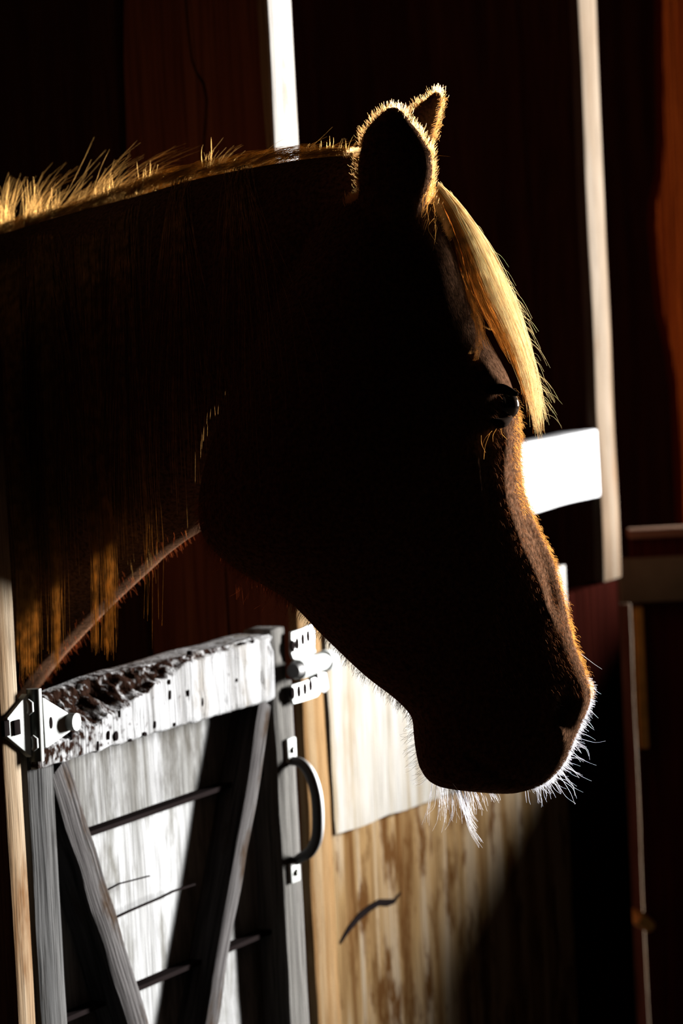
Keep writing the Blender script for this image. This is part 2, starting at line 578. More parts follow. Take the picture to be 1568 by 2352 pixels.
# front of the near stall bay, left of the near post
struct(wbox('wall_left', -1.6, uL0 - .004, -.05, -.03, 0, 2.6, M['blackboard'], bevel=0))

# near post
near = wbox('door_post', uL0, uL1, .012, .042, 0, 2.6, M['tan'], seg=40, bevel=.006, amp=.0025, freq=7, seed=3)
tag(near, 'tan weathered wooden post at the left frame edge carrying the butterfly hinge', 'post')
pr = wbox('door_post', uR0, uR1, -.002, .010, 0, 2.6, M['tan2'], seg=60, bevel=.003, amp=.003, freq=9, seed=11)
up = rbox('pale_upper_face', (uR0 - .0005, -.0125, 1.42), (uR1 + .0005, -.0085, 2.6), M['palepost'], pr, WALL, seg=30, bevel=.001, amp=.0008)  # paler facing over the upper part of the tan post
tag(pr, 'pale wooden post behind the horse neck, beside the latch side of the half door', 'post')
pole = wbox('stall_pole', uP0, uP1, -.004, .012, UZ(1400, 1335, .012)[1], 2.6, M['pole'], seg=40, bevel=.004, amp=.003, freq=5, seed=21)
tag(pole, 'blurred pale slender pole right of the horse face at the end of the white board', 'post')

# white board across the next stall, over the plywood
zb = [UZ(1300, 1001, .012)[1], UZ(1300, 1161, .012)[1]]
print('white board z', zb)
wb = wbox('white_board', uR1 + .004, uP0 - .003, -.028, .012, zb[1], zb[0], M['white'], seg=24, bevel=.004, amp=.0035, freq=6, seed=5)
tag(wb, 'white painted horizontal board behind the horse nose, ending at the pale pole', 'board')

# plywood: upper sheet stands proud of the stained lower sheet
zs0 = UZ(772, 1918, .012)[1]; zs1 = UZ(1040, 1820, .012)[1]
print('sheet bottom', zs0, zs1)
uG = UZ(1308, 1900)[0]
bm = bmesh.new()
u_a = UZ(754, 1600, .012)[0]
nseg = 30
top = []; bot = []
for i in range(nseg + 1):
    t = i / nseg; u = u_a + (uG - u_a) * t
    zb_ = zs0 + (zs1 - zs0) * t / ((UZ(1040, 1820, .012)[0] - u_a) / (uG - u_a)) + 0.004 * noise.noise(Vector((u * 14, 0, 0)))
    bot.append((u, zb_))
left = [(u_a + .003 * noise.noise(Vector((0, z * 20, 2))), z) for z in np.linspace(1.24, zs0 + .02, 20)]
poly = left + bot + [(uG, 1.24)]
add_prism(bm, poly, -.012, 0.0, 0.0015)
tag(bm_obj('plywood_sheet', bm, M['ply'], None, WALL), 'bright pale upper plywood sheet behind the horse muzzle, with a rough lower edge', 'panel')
bm = bmesh.new()
add_rbox(bm, (uR1 + .002, 0.001, 0.02), (uG, 0.012, 1.2), 1, .001)
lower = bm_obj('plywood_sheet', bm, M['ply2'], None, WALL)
tag(lower, 'brown stained lower plywood sheet with a long dark crack, below the muzzle', 'panel')
# crack in the lower sheet: an open groove drawn as a thin dark gouge ridge
ck = [(782, 2165), (800, 2135), (825, 2105), (850, 2085), (872, 2072), (890, 2073), (905, 2070), (920, 2050)]
bm = bmesh.new()
q = [UZ(x, y, 0.0) for x, y in ck]
w_ = [.002, .0042, .005, .0045, .004, .0045, .003, .001]
poly = [(a[0], a[1] + w) for a, w in zip(q, w_)] + [(a[0], a[1] - w) for a, w in list(zip(q, w_))[::-1]]
add_prism(bm, poly, -.0004, .002)
bm_obj('crack', bm, M['void'], lower, WALL)
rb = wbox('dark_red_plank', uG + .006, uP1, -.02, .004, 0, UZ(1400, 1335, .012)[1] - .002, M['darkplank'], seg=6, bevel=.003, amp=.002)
tag(rb, 'dark red upright plank between the brown plywood and the far pole', 'plank')


# ================================================================== HALF DOOR
uD0, uD1 = UZ(64, 1800, .036)[0], UZ(681, 1650, .036)[0]
DOOR = Matrix.Translation(WP(uD0, 0, 0)) @ WALL.to_3x3().to_4x4()
door = empty('half_door', DOOR, 'weathered gray wooden half door with crossed braces and chewed top rail', 'door')
TH = 0.036
# plank panel: horizontal boards with open gaps
g1 = UZ(350, 1868, .02)[1]; g4 = UZ(367, 2253, .02)[1]; gtop = UZ(400, 1660)[1]
print('gaps', g1, g4, gtop, 'uD', uD0, uD1)
bm = bmesh.new()
edges = [(zTop - .02, g1 + .0013), (g1 - .0013, g4 + .0013), (g4 - .0013, g4 - .171), (g4 - .175, g4 - .36), (g4 - .365, 0.08)]
for i, (a, b) in enumerate(edges):
    add_rbox(bm, (uD0 + .004, 0.0, b), (uD1 - .006, 0.02, a), 30, .0015, .0016, 12, i * 3.1)
panel = bm_obj('plank_panel', bm, M['plank'], door, WALL)
panel.data.materials.append(M['plank_top'])
for p in panel.data.polygons:
    if p.center.z > g1: p.material_index = 1
for za in (g1, g4, g4 - .1725):
    wbox('gap_shadow_strip', uD0 + .005, uD1 - .007, .0, .0172, za - .0026, za + .0026, M['void'], panel, bevel=0)
# thin splits in the middle plank
for k, pts in enumerate([[(243, 2047), (275, 2030), (310, 2021), (345, 2012)], [(262, 2110), (300, 2092), (370, 2062), (400, 2047), (449, 2031)]]):
    q = [UZ(x, y, .0206) for x, y in pts]
    w = .0006 + .0004 * k
    bm = bmesh.new()
    add_prism(bm, [(a[0], a[1] + w) for a in q] + [(a[0], a[1] - w) for a in q[::-1]], -.0206, -.018)
    bm_obj('split', bm, M['void'], panel, WALL)

# stiles
zs_top = UZ(645, 1440, TH)[1]
uS0 = UZ(631, 1650, TH)[0]
st = wbox('stile', uS0, UZ(664, 1650, TH)[0], 0.0, TH, 0.08, zs_top, M['stile2'], door, seg=50, bevel=.003, amp=.0016, freq=14, seed=2)
st2 = wbox('edge_strip', UZ(666, 1650, TH)[0], uD1, 0.0, TH - .004, 0.08, UZ(676, 1560, TH)[1], M['stile2'], door, seg=30, bevel=.002, amp=.001, freq=14, seed=7)
wbox('stile', uD0, UZ(126, 1800, TH)[0], 0.0, TH, 0.08, UZ(100, 1700, TH)[1], M['stile'], door, seg=50, bevel=.003, amp=.0016, freq=14, seed=9)

# top rail, with the chewed, rotted upper corner
RT = 0.046
zr_bot = [UZ(130, 1755, RT), UZ(345, 1688, RT), UZ(627, 1608, RT)]
bm = bmesh.new()
nu, ring = 160, []
u0r, u1r = UZ(82, 1640, RT)[0], UZ(627, 1500, RT)[0]
lay_w = bm.verts.layers.float.new('wear')
def erosion(u):
    t = (u - u0r) / (u1r - u0r)
    e = interp(t, [0, .12, .22, .34, .42, .5, .6, 1], [.040, .043, .040, .034, .027, .018, .009, .003])
    d = interp(t, [0, .12, .3, .42, .55, .65, 1], [.040, .038, .034, .024, .013, .007, .004])
    return e, d, t
for i in range(nu + 1):
    u = u0r + (u1r - u0r) * i / nu
    e, d, t = erosion(u)
    zt = zTop + .004 * noise.noise(Vector((u * 9, 3, 1))) + interp(t, [0, .2, .4, 1], [-.012, -.004, 0.001, 0])
    zb0 = interp(u, [a[0] for a in zr_bot], [a[1] for a in zr_bot]) + .0025 * noise.noise(Vector((u * 40, 7, 2)))
    pts = []
    # back bottom, back top, top face, chewed slope, front face, bottom
    pts += [(-.001, zb0, 0), (-.001, (zb0 + zt) / 2, 0), (-.001, zt - .002, .1)]
    for s in np.linspace(0.15, 1, 5):
        pts.append((-.001 + s * (RT - d), zt + .001 - .002 * s, .12 + .35 * s * (1 if t < .5 else .2)))
    for s in np.linspace(.12, 1, 9):
        nz = noise.noise(Vector((u * 45, s * 3.0, 5))) + .7 * noise.noise(Vector((u * 130, s * 7.0, 9)))
        sag = .007 * math.sin(s * math.pi) * min(1, e / .03)
        pts.append((RT - d + d * s - sag + nz * .006 * min(1, e / .02) * math.sin(min(s, .93) * math.pi),
                    zt - e * s ** 1.2 + nz * .004 * min(1, e / .02), (.62 if e > .006 else .15) * min(1, .4 + e / .025) - (.28 if s > .85 else 0)))
    zf = zt - e
    for s in np.linspace(.08, .96, 12):
        z = zf + (zb0 - zf) * s
        pit = max(0, noise.noise(Vector((u * 60, z * 22, 11))) - .42) * .02
        w = -.06 + (.25 if pit > .001 else 0) + .78 * max(0, (.46 - t)) * (1 - .4 * s) / .46
        pts.append((RT + .0012 * noise.noise(Vector((u * 25, z * 40, 4))) - pit, z, w))
    pts.append((RT - .003, zb0 - .0005, .1)); pts.append((RT * .5, zb0, 0))
    rg = []
    for v_, z_, w_ in pts:
        vv = bm.verts.new((u, -v_, z_)); vv[lay_w] = w_
        rg.append(vv)
    ring.append(rg)
for i in range(nu):
    n = len(ring[0])
    for k in range(n):
        bm.faces.new((ring[i][k], ring[i][(k + 1) % n], ring[i + 1][(k + 1) % n], ring[i + 1][k]))
bm.faces.new(ring[0]); bm.faces.new(ring[-1][::-1])
rail = bm_obj('top_rail', bm, M['gray_u'], door, WALL, angle=60)

for (x, y, w, h) in [(434, 1592, 3, 22), (466, 1612, 4, 26), (357, 1664, 3.5, 26), (402, 1664, 3, 14), (251, 1688, 4, 28), (226, 1712, 4, 34), (268, 1690, 9, 30), (334, 1686, 9, 14), (545, 1562, 3, 12), (300, 1700, 8, 10),
                     (276, 1640, 2.5, 22), (392, 1596, 3, 30), (390, 1566, 5, 16), (560, 1478, 9, 8), (582, 1474, 5, 10), (166, 1690, 4, 26), (440, 1500, 5, 14)]:
    bm = bmesh.new()
    poly = [UZ(x + w * .42 * math.cos(2 * math.pi * k / 9) * (1 + .4 * noise.noise(Vector((x, k * 3.3, 0)))), y + h * .36 * math.sin(2 * math.pi * k / 9) * (1 + .4 * noise.noise(Vector((k * 2.1, y, 5)))), RT + .0012) for k in range(9)]
    add_prism(bm, poly, -RT - .0013, -RT + .004)
    bm_obj('nail_slit', bm, M['void'], rail, WALL)
# diagonal braces, each with its own grain direction
def brace(pa, pb, width, v1, seed):
    (ua, za), (ub, zb) = pa, pb
    L_ = math.hypot(ub - ua, zb - za); an = math.atan2(zb - za, ub - ua)
    mw = WALL @ Matrix.Translation((ua, 0, za)) @ Matrix.Rotation(-an, 4, 'Y')
    bm = bmesh.new()
    add_rbox(bm, (0, -v1, -width / 2), (L_, 0, width / 2), 60, .002, .0022, 16, seed)
    return bm_obj('brace', bm, M['brace'], door, mw)
bl0 = UZ(136, 1762, TH); bl1 = UZ(318, 2352, TH)
def ext(a, b, k): return (a[0] + (b[0] - a[0]) * k, a[1] + (b[1] - a[1]) * k)
brace(ext(bl0, bl1, -.0), ext(bl0, bl1, 1.5), .041, TH, 1.0)
br0 = UZ(613, 1612, TH); br1 = UZ(492, 2320, TH)
brace(ext(br0, br1, -.0), ext(br0, br1, 1.5), .029, TH, 4.0)

# ---- butterfly hinge (a part of the door)
HV = RT + .002
def pz(pts, v): return [UZ(x, y, v) for x, y in pts]
hroot_bm = bmesh.new()
add_prism(hroot_bm, pz([(57, 1594), (12, 1649), (11, 1692), (68, 1739), (66, 1690), (62, 1640)], .044), -.047, -.040, .0008)
hinge = bm_obj('hinge', hroot_bm, M['steel'], door, WALL)
bm = bmesh.new()
add_prism(bm, pz([(92, 1602), (96, 1604), (150, 1637), (160, 1650), (160, 1674), (153, 1682), (104, 1717), (99, 1717)], HV), -HV - .003, -HV + .004, .0008)
bm_obj('leaf', bm, M['steel'], hinge, WALL)
bm = bmesh.new()
a, b = UZ(84, 1582, HV + .004), UZ(91, 1748, HV + .004)
add_tube(bm, [(a[0], -HV - .0005, a[1]), (b[0], -HV - .0005, b[1])], .0078, 14)
bm_obj('knuckle', bm, M['darksteel'], hinge, WALL)
for (x, y) in [(70, 1624), (81, 1707)]:
    bm = bmesh.new(); c = UZ(x, y, HV + .014)
    add_tube(bm, [(c[0], -HV - .011, c[1] + .007), (c[0], -HV - .014, c[1] + .004), (c[0], -HV - .014, c[1] - .004), (c[0], -HV - .011, c[1] - .007)], [.0018, .0032, .0032, .0018], 12)
    bm_obj('rivet', bm, M['steel'], hinge, WALL)
for (x, y, w, h) in [(18, 1673, .0052, .016), (42, 1671, .0062, .0155)]:
    bm = bmesh.new(); c = UZ(x, y, .05)
    add_prism(bm, [(c[0] - w, c[1] - h / 2), (c[0] + w, c[1] - h / 2), (c[0] + w, c[1] + h / 2), (c[0] - w, c[1] + h / 2)], -.0495, -.045, .001)
    bm_obj('square_bolt', bm, M['void'], hinge, WALL)
bm = bmesh.new(); c = UZ(153, 1658, HV)
add_tube(bm, [(c[0], -HV - .002, c[1]), (c[0], -HV - .012, c[1])], .0092, 16)
bm_obj('bolt', bm, M['steel'], hinge, WALL)
bm = bmesh.new(); c = UZ(117, 1660, HV + .003)
add_prism(bm, disc_poly(c[0], c[1], .003, .0062), -HV - .0036, -HV - .002)
bm_obj('screw_hole', bm, M['void'], hinge, WALL)

# ---- pull handle, a dark iron bow standing out into the aisle
uH = (uS0 + uD1) / 2 + .002
kp = [(660, 1747), (690, 1752), (712, 1778), (726, 1825), (730, 1880), (727, 1925), (712, 1956), (690, 1970), (660, 1983)]
pts = []
for i, (x, y) in enumerate(kp):
    v_, z_ = VZ(x, y, uH)
    pts.append((uH, -v_, z_))
off = pts[0][1] + TH
pts = [(p[0], min(p[1], -TH + .002), p[2]) for p in pts]
bm = bmesh.new()
sp = spline(pts, 40)
add_tube(bm, sp, [.0052 + .002 * math.sin(math.pi * i / 39) for i in range(40)], 12)
handle = bm_obj('pull_handle', bm, M['iron'], door, WALL)
for (x0, y0, x1, y1) in [(652, 1698, 674, 1746), (660, 1985, 682, 2022)]:
    a, b = UZ(x0, y0, TH), UZ(x1, y1, TH)
    bm = bmesh.new()
    add_rbox(bm, (a[0], -TH - .005, b[1]), (b[0], -TH + .001, a[1]), 1, .002)
    bm_obj('mounting_plate', bm, M['steel'], handle, WALL)
    bm = bmesh.new()
    cu, cz = (a[0] + b[0]) / 2, (a[1] + b[1]) / 2
    add_tube(bm, [(cu, -TH - .004, cz), (cu, -TH - .008, cz)], [.005, .003], 10)
    bm_obj('screw', bm, M['darksteel'], handle, WALL)

# ---- slide bolt latch
LV = TH + .004
bm = bmesh.new()
add_prism(bm, pz([(663, 1452), (690, 1444), (708, 1433), (716, 1452), (713, 1490), (722, 1505), (700, 1516), (668, 1514), (663, 1500)], LV), -LV - .004, -LV, .0012)
latch = bm_obj('slide_bolt', bm, M['bright'], door, WALL)
bm = bmesh.new()
add_prism(bm, pz([(664, 1574), (692, 1566), (718, 1556), (724, 1566), (723, 1584), (728, 1592), (722, 1600), (690, 1610), (668, 1617), (665, 1605)], LV), -LV - .004, -LV, .0012)
bm_obj('lower_plate', bm, M['bright'], latch, WALL)
bm = bmesh.new()
a, b = UZ(692, 1536, LV + .012), UZ(744, 1518, LV + .012)
add_tube(bm, [(a[0] - .01, -LV - .012, a[1]), (a[0], -LV - .012, a[1]), (b[0], -LV - .012, b[1])], [.0118, .0118, .0105], 20)
bm_obj('barrel', bm, M['bright'], latch, WALL)
bm = bmesh.new()
add_tube(bm, [(b[0], -LV - .012, b[1]), (b[0] + .006, -LV - .012, b[1]), (b[0] + .016, -LV - .012, b[1])], [.0125, .0128, .0118], 20)
bm_obj('knob', bm, M['bright'], latch, WALL)
bm = bmesh.new()
add_tube(bm, [(a[0] - .022, -LV - .012, a[1]), (a[0] - .0105, -LV - .012, a[1])], [.0085, .0112], 18)
bm_obj('bolt_end', bm, M['iron'], latch, WALL)
bm = bmesh.new()
c0, c1 = UZ(722, 1575, LV), UZ(746, 1590, LV)
add_prism(bm, pz([(724, 1545), (742, 1545), (748, 1580), (740, 1591), (726, 1588)], LV), -LV - .004, -LV + .01, .001)
bm_obj('keeper', bm, M['iron'], latch, WALL)
for (x, y) in [(682, 1478), (695, 1468), (707, 1461), (672, 1484), (672, 1592), (686, 1588), (700, 1582), (713, 1574)]:
    bm = bmesh.new(); c = UZ(x, y, LV + .004)
    add_prism(bm, disc_poly(c[0], c[1], .0042, .0072), -LV - .0052, -LV - .002)
    bm_obj('slot', bm, M['void'], latch, WALL)


# ================================================================== BACKGROUND BEYOND THE POLE
# open half door of the next stall, swung out into the aisle
Y2 = 5.86
a = P(1446, 1217, Y2); zt2 = a.z
bm = bmesh.new()
OD = empty('open_half_door', Matrix.Translation((a.x, Y2, 0)), 'dark red half door standing open at the right edge beyond the pale pole', 'door')
add_prism(bm, [(a.x, .1), (a.x + 2.0, .1), (a.x + 1.5, .68), (a.x + 1.08, zt2 - .012), (a.x, zt2 - .012)], Y2, Y2 + .03, .002)  # unseen far end flared towards the foot to throw shade on the plywood
bm_obj('door_shade_panel', bm, M['darkred'], OD)
bm = bmesh.new()
add_rbox(bm, (a.x - .002, Y2 - .012, zt2 - .013), (a.x + 1.09, Y2 + .035, zt2), 1, .002)
bm_obj('top_cap', bm, wood('bleached_cap_wood', (.5, .28, .16, 1), (.8, .5, .35, 1), (.9, .6, .45, 1), grain=0, k=.32), OD)
b0, b1 = P(1420, 1285, Y2 - .02), P(1568, 1378, Y2 - .02)
bm = bmesh.new()
add_rbox(bm, (b0.x, Y2 - .03, b1.z), (a.x + .6, Y2 - .001, b0.z), 1, .003)
bm_obj('strap', bm, M['olive'], OD)
c0, c1 = P(1455, 1395, Y2 - .02), P(1478, 1720, Y2 - .02)
bm = bmesh.new()
add_rbox(bm, (c0.x, Y2 - .02, c1.z), (c0.x + .014, Y2 - .001, c0.z), 1, .003)
bm_obj('yellow_strip', bm, M['brass'], OD)
# thin edge strip below the pole
s0, s1 = P(1425, 1390, 5.75), P(1458, 2290, 5.75)
es = rbox('edge_post', (P(1420, 1390, 5.95).x, 5.94, 0), (P(1446, 1390, 5.95).x, 5.96, P(1426, 1386, 5.95).z), M['pole'], bevel=.003, seg=20, amp=.002)
tag(es, 'narrow gray pink strip of wood standing below the pale pole, right of the muzzle', 'post')
bm = bmesh.new()
add_tube(bm, [P(1452, 2098, Y2 - .006), P(1468, 2110, Y2 - .02), P(1492, 2128, Y2 - .006)], [.009, .012, .01], 12)
bm_obj('latch_hook', bm, M['brass'], OD)

# third stall side wall seen black beyond the pole, and a rough edged red board in front of it
cross_wall('wall_far_side', uP0 + 2.2, -3.0, .3, 0, 3.0, M['blackboard'])
bm = bmesh.new()
YR = 6.6
ed = [(1522, -60), (1524, 150), (1526, 300), (1522, 400), (1508, 465), (1506, 520), (1514, 620), (1524, 720), (1545, 820), (1556, 900), (1562, 1010)]
RA = math.radians(21.5)
p00 = P(1522, 400, YR); rd = Vector((math.cos(RA), math.sin(RA), 0)); rn = Vector((math.sin(RA), -math.cos(RA), 0))
pl = [onplane(x, y, p00, rn) for x, y in ed]
poly = [((p - p00).dot(rd), p.z) for p in pl]
poly = poly + [(poly[-1][0], 0.0), (poly[0][0] + .9, 0.0), (poly[0][0] + .9, poly[0][1] + .2), (poly[0][0], poly[0][1] + .2)]
add_prism(bm, poly, 0, .03)
rot = Matrix.Translation((p00.x, p00.y, 0)) @ Matrix.Rotation(RA, 4, 'Z')
tag(bm_obj('red_board', bm, M['red'], None, rot), 'rusty red board with a wavy edge at the upper right frame edge', 'board')


# ================================================================== HORSE
def Yn(x): return interp(x, [-400, -150, 0, 300, 600, 820, 1000], [4.46, 4.36, 4.28, 4.08, 3.91, 3.80, 3.765])
def Yh(x): return 3.75 + (x - 900) * 0.000062
LATH = Vector((math.sin(math.radians(9)), -math.cos(math.radians(9)), 0))   # towards the viewer side of the head

parts_v, parts_f = [], []
def add_loft(rings, cap=True):
    base = len(parts_v); n = len(rings[0])
    for r in rings: parts_v.extend([tuple(p) for p in r])
    for i in range(len(rings) - 1):
        for k in range(n):
            a_ = base + i * n + k; b_ = base + i * n + (k + 1) % n
            parts_f.append((a_, b_, b_ + n, a_ + n))
    parts_f.append(tuple(base + k for k in range(n))[::-1])
    parts_f.append(tuple(base + (len(rings) - 1) * n + k for k in range(n)))

def sec(A, B, lat, hw, n=32, pa=0.75, pb=0.75, ka=0.0):
    """ring from A (front/top) round to B (back/bottom); half width hw along lat."""
    out = []
    for k in range(n):
        th = 2 * math.pi * k / n
        c, s = math.cos(th), math.sin(th)
        t = 0.5 - 0.5 * c
        e = pa if c > 0 else pb
        w = math.copysign(abs(s) ** e, s)
        out.append(A + (B - A) * t + lat * (w * hw))
    return out

def resample(keys, n):
    """keys: rows of numbers; Catmull-Rom in every column"""
    K = np.array(keys, float)
    K = np.vstack([2 * K[0] - K[1], K, 2 * K[-1] - K[-2]])
    m = len(K) - 3
    o = []
    for i in range(n):
        t = i / (n - 1) * m; s = min(int(t), m - 1); f = t - s
        a_, b_, c_, d_ = K[s:s + 4]
        o.append(0.5 * (2 * b_ + (c_ - a_) * f + (2 * a_ - 5 * b_ + 4 * c_ - d_) * f * f + (3 * b_ - a_ - 3 * c_ + d_) * f ** 3))
    return o

HEAD = [  # Fx, Fy, Bx, By, half width, front exponent, back exponent
    (978, 425, 770, 470, .045, .8, .8),
    (1030, 560, 640, 690, .075, .75, .8),
    (1085, 720, 540, 890, .096, .75, .8),
    (1150, 850, 470, 1080, .106, .62, .8),
    (1184, 965, 462, 1222, .104, .7, .8),
    (1190, 1080, 535, 1304, .095, .8, .8),
    (1219, 1180, 655, 1376, .082, .85, .85),
    (1266, 1280, 745, 1465, .068, .85, .85),
    (1292, 1370, 838, 1553, .058, .8, .85),
    (1314, 1470, 905, 1604, .054, .72, .8),
    (1343, 1552, 946, 1648, .055, .62, .8),
    (1350, 1605, 951, 1690, .055, .6, .8),
    (1316, 1690, 958, 1740, .05, .62, .8),
    (1292, 1748, 970, 1776, .045, .62, .8),
    (1245, 1798, 1000, 1804, .034, .65, .8),
    (1180, 1823, 1080, 1817, .012, .8, .8),
]
rings = []
for r in resample(HEAD, 76):
    A = P(r[0], r[1], Yh(r[0])); B = P(r[2], r[3], Yh(r[2]))
    rings.append(sec(A, B, LATH, max(r[4], .004), 40, r[5], r[6]))
add_loft(rings)

NECK = [  # Tx, Ty, Ux, Uy, half width
    (930, 372, 760, 640, .05),
    (880, 358, 640, 950, .065),
    (760, 358, 520, 1120, .08),
    (620, 377, 440, 1215, .09),
    (460, 409, 372, 1262, .095),
    (320, 449, 300, 1320, .098),
    (150, 493, 200, 1415, .1),
    (0, 538, 100, 1520, .108),
    (-160, 575, 0, 1640, .135),
    (-360, 615, -90, 1830, .17),
]
rings = []
prev = None
rs = resample(NECK, 46)
for i, r in enumerate(rs):
    A = P(r[0], r[1], Yn(r[0])); B = P(r[2], r[3], Yn(r[2]) - .02)
    j0, j1 = rs[max(i - 1, 0)], rs[min(i + 1, len(rs) - 1)]
    c0 = (P(j0[0], j0[1], Yn(j0[0])) + P(j0[2], j0[3], Yn(j0[2]))) * .5
    c1 = (P(j1[0], j1[1], Yn(j1[0])) + P(j1[2], j1[3], Yn(j1[2]))) * .5
    d = c1 - c0; d.z = 0; d.normalize()
    lat = Vector((d.y, -d.x, 0))
    if lat.y > 0: lat = -lat
    rings.append(sec(A, B, lat, r[4], 36, 1.0, .8))
add_loft(rings)

# trunk and legs, standing straight in the stall behind the half door
BD = -NV.copy(); BL = WD.copy()
B0 = Vector((-.40, 4.33, 0))
def bp(s, l, z): return B0 + BD * s + BL * l + Vector((0, 0, z))
rings = []
for s, zc, hh, hw in [(-.0, 1.24, .16, .09), (.05, 1.24, .26, .15), (.25, 1.22, .34, .22), (.6, 1.19, .35, .27), (1.0, 1.16, .34, .29), (1.35, 1.2, .33, .28), (1.65, 1.22, .31, .27), (1.85, 1.22, .23, .2), (1.95, 1.2, .12, .1)]:
    rings.append(sec(bp(s, 0, zc + hh), bp(s, 0, zc - hh), BL, hw, 32, .9, .9))
add_loft(rings)
def leg(pts):
    rg = []
    for (s, l, z, r) in pts:
        rg.append([bp(s, l, z) + (BD * math.cos(2 * math.pi * k / 16) + BL * math.sin(2 * math.pi * k / 16) * .85) * r for k in range(16)])
    add_loft(rg)
for l in (-.13, .13):
    leg([(.22, l, 1.15, .12), (.24, l, .95, .085), (.24, l, .75, .058), (.23, l, .52, .045), (.22, l, .48, .046), (.24, l, .4, .031), (.24, l, .22, .03), (.235, l, .17, .037), (.2, l, .09, .033), (.19, l, .07, .05), (.175, l, 0.002, .062)])
    leg([(1.55, l, 1.1, .2), (1.56, l, .9, .13), (1.68, l, .72, .075), (1.8, l, .58, .055), (1.8, l, .53, .05), (1.77, l, .4, .036), (1.74, l, .22, .034), (1.735, l, .17, .04), (1.68, l, .09, .036), (1.67, l, .07, .053), (1.655, l, 0.002, .064)])

# ears: cupped leaves, near one turned so its back faces the viewer
def ear(st, Y, thick, bulge, dy):
    rg = []
    rows = resample(st, 26)
    n = len(rows)
    for i, (lx, ly, rx, ry) in enumerate(rows):
        t = i / (n - 1)
        A = P(lx, ly, Y + dy * t); B = P(rx, ry, Y + dy * t)
        w = (B - A).length
        th = max(.0045, thick * (1 - t) ** .7)
        m = 24; r = []
        for k in range(m):
            an = 2 * math.pi * k / m
            c, s = math.cos(an), math.sin(an)
            q = A + (B - A) * (.5 - .5 * c)
            arch = bulge * w * (s * s) ** .5
            if s >= 0: q = q + Vector((0, -1, 0)) * (arch + th * .3 * abs(s))
            else: q = q + Vector((0, -1, 0)) * (arch * .55 - th * .7 * abs(s))
            r.append(q)
        rg.append(r)
    add_loft(rg)
ear([(850, 560, 960, 545), (826, 470, 974, 478), (819, 405, 994, 410), (822, 357, 994, 355), (834, 303, 972, 313), (855, 275, 945, 278), (880, 252, 923, 250), (899, 241, 909, 241)], 3.712, .035, .22, .0)
ear([(930, 470, 990, 470), (925, 400, 990, 400), (922, 330, 992, 325), (930, 277, 1003, 292), (947, 251, 1012, 258), (971, 230, 1017, 234), (995, 209, 1018, 217), (1003, 206, 1011, 207)], 3.80, .03, .2, .0)

me = bpy.data.meshes.new('horse_raw')
me.from_pydata(parts_v, [], parts_f)
me.update()
bm = bmesh.new(); bm.from_mesh(me); bmesh.ops.recalc_face_normals(bm, faces=bm.faces); bm.to_mesh(me); bm.free()
raw = bpy.data.objects.new('horse_raw', me)
C.objects.link(raw)
md = raw.modifiers.new('r', 'REMESH'); md.mode = 'VOXEL'; md.voxel_size = 0.0048
ms = raw.modifiers.new('s', 'SMOOTH'); ms.factor = 0.5; ms.iterations = 5
dg = bpy.context.evaluated_depsgraph_get()
hm = bpy.data.meshes.new_from_object(raw.evaluated_get(dg))
bpy.data.objects.remove(raw)
hm.name = 'horse'

# ---- facial relief pushed into the surface
co = np.empty(len(hm.vertices) * 3); hm.vertices.foreach_get('co', co); co = co.reshape(-1, 3)
def bvh():
    return BVHTree.FromPolygons([tuple(c) for c in co], [tuple(p.vertices) for p in hm.polygons])
tree = bvh()
def hit(px, py):
    d = ray(px, py).normalized()
    loc, nor, idx, dist = tree.ray_cast(EYE, d)
    return loc, nor
head_sel = (co[:, 0] > -.2) & (co[:, 1] < 4.1) & (co[:, 2] > 1.0)
d_ = co - np.array(EYE)
zz = d_ @ np.array(fwd)
PXX = W_PX / 2 + F_PX * (d_ @ np.array(cri)) / zz
PYY = H_PX / 2 - F_PX * (d_ @ np.array(cup)) / zz
nearside = (co[:, 1] < np.array([3.75 + (x - 900) * 0.000062 for x in PXX])) & head_sel
LN = np.array(LATH)
def dseg(pts):
    best = np.full(len(co), 1e9)
    for (x0, y0), (x1, y1) in zip(pts[:-1], pts[1:]):
        L2 = (x1 - x0) ** 2 + (y1 - y0) ** 2 + 1e-9
        t = np.clip(((PXX - x0) * (x1 - x0) + (PYY - y0) * (y1 - y0)) / L2, 0, 1)
        best = np.minimum(best, np.hypot(PXX - x0 - t * (x1 - x0), PYY - y0 - t * (y1 - y0)))
    return best
def relief(pts, rad, amt):
    w = np.exp(-(dseg(pts) / rad) ** 2) * nearside
    co[:] = co + LN[None, :] * (w * amt)[:, None]
relief([(1092, 1050), (1100, 1120), (1107, 1190), (1110, 1240), (1100, 1268)], 10, .0045)    # facial crest
relief([(1165, 1000), (1156, 1080), (1160, 1150), (1200, 1270), (1240, 1350), (1265, 1430)], 16, .004)   # edge of the nasal bone
relief([(1196, 1120), (1214, 1200), (1250, 1285), (1272, 1390)], 14, -.004)                 # groove beside it
relief([(1120, 850), (1150, 868), (1185, 892)], 24, .006)                                  # brow
relief([(1120, 985), (1150, 978), (1172, 962)], 14, .002)                                  # lower lid
relief([(1150, 930), (1160, 928)], 22, -.003)                                              # socket
relief([(700, 1150), (820, 1050)], 170, .010)                                              # cheek muscle
relief([(1285, 1640), (1300, 1600)], 20, -.010)                                            # nostril
relief([(1268, 1580), (1262, 1640), (1285, 1690)], 16, .006)
relief([(1180, 1800), (1110, 1760), (1075, 1735)], 8, -.004)                               # mouth line
hm.vertices.foreach_set('co', co.ravel())
hm.update()
tree = bvh()
horse = link_mesh('horse', hm, M['coat'])
tag(horse, 'dark chestnut horse leaning its rim lit head over the half door', 'horse')

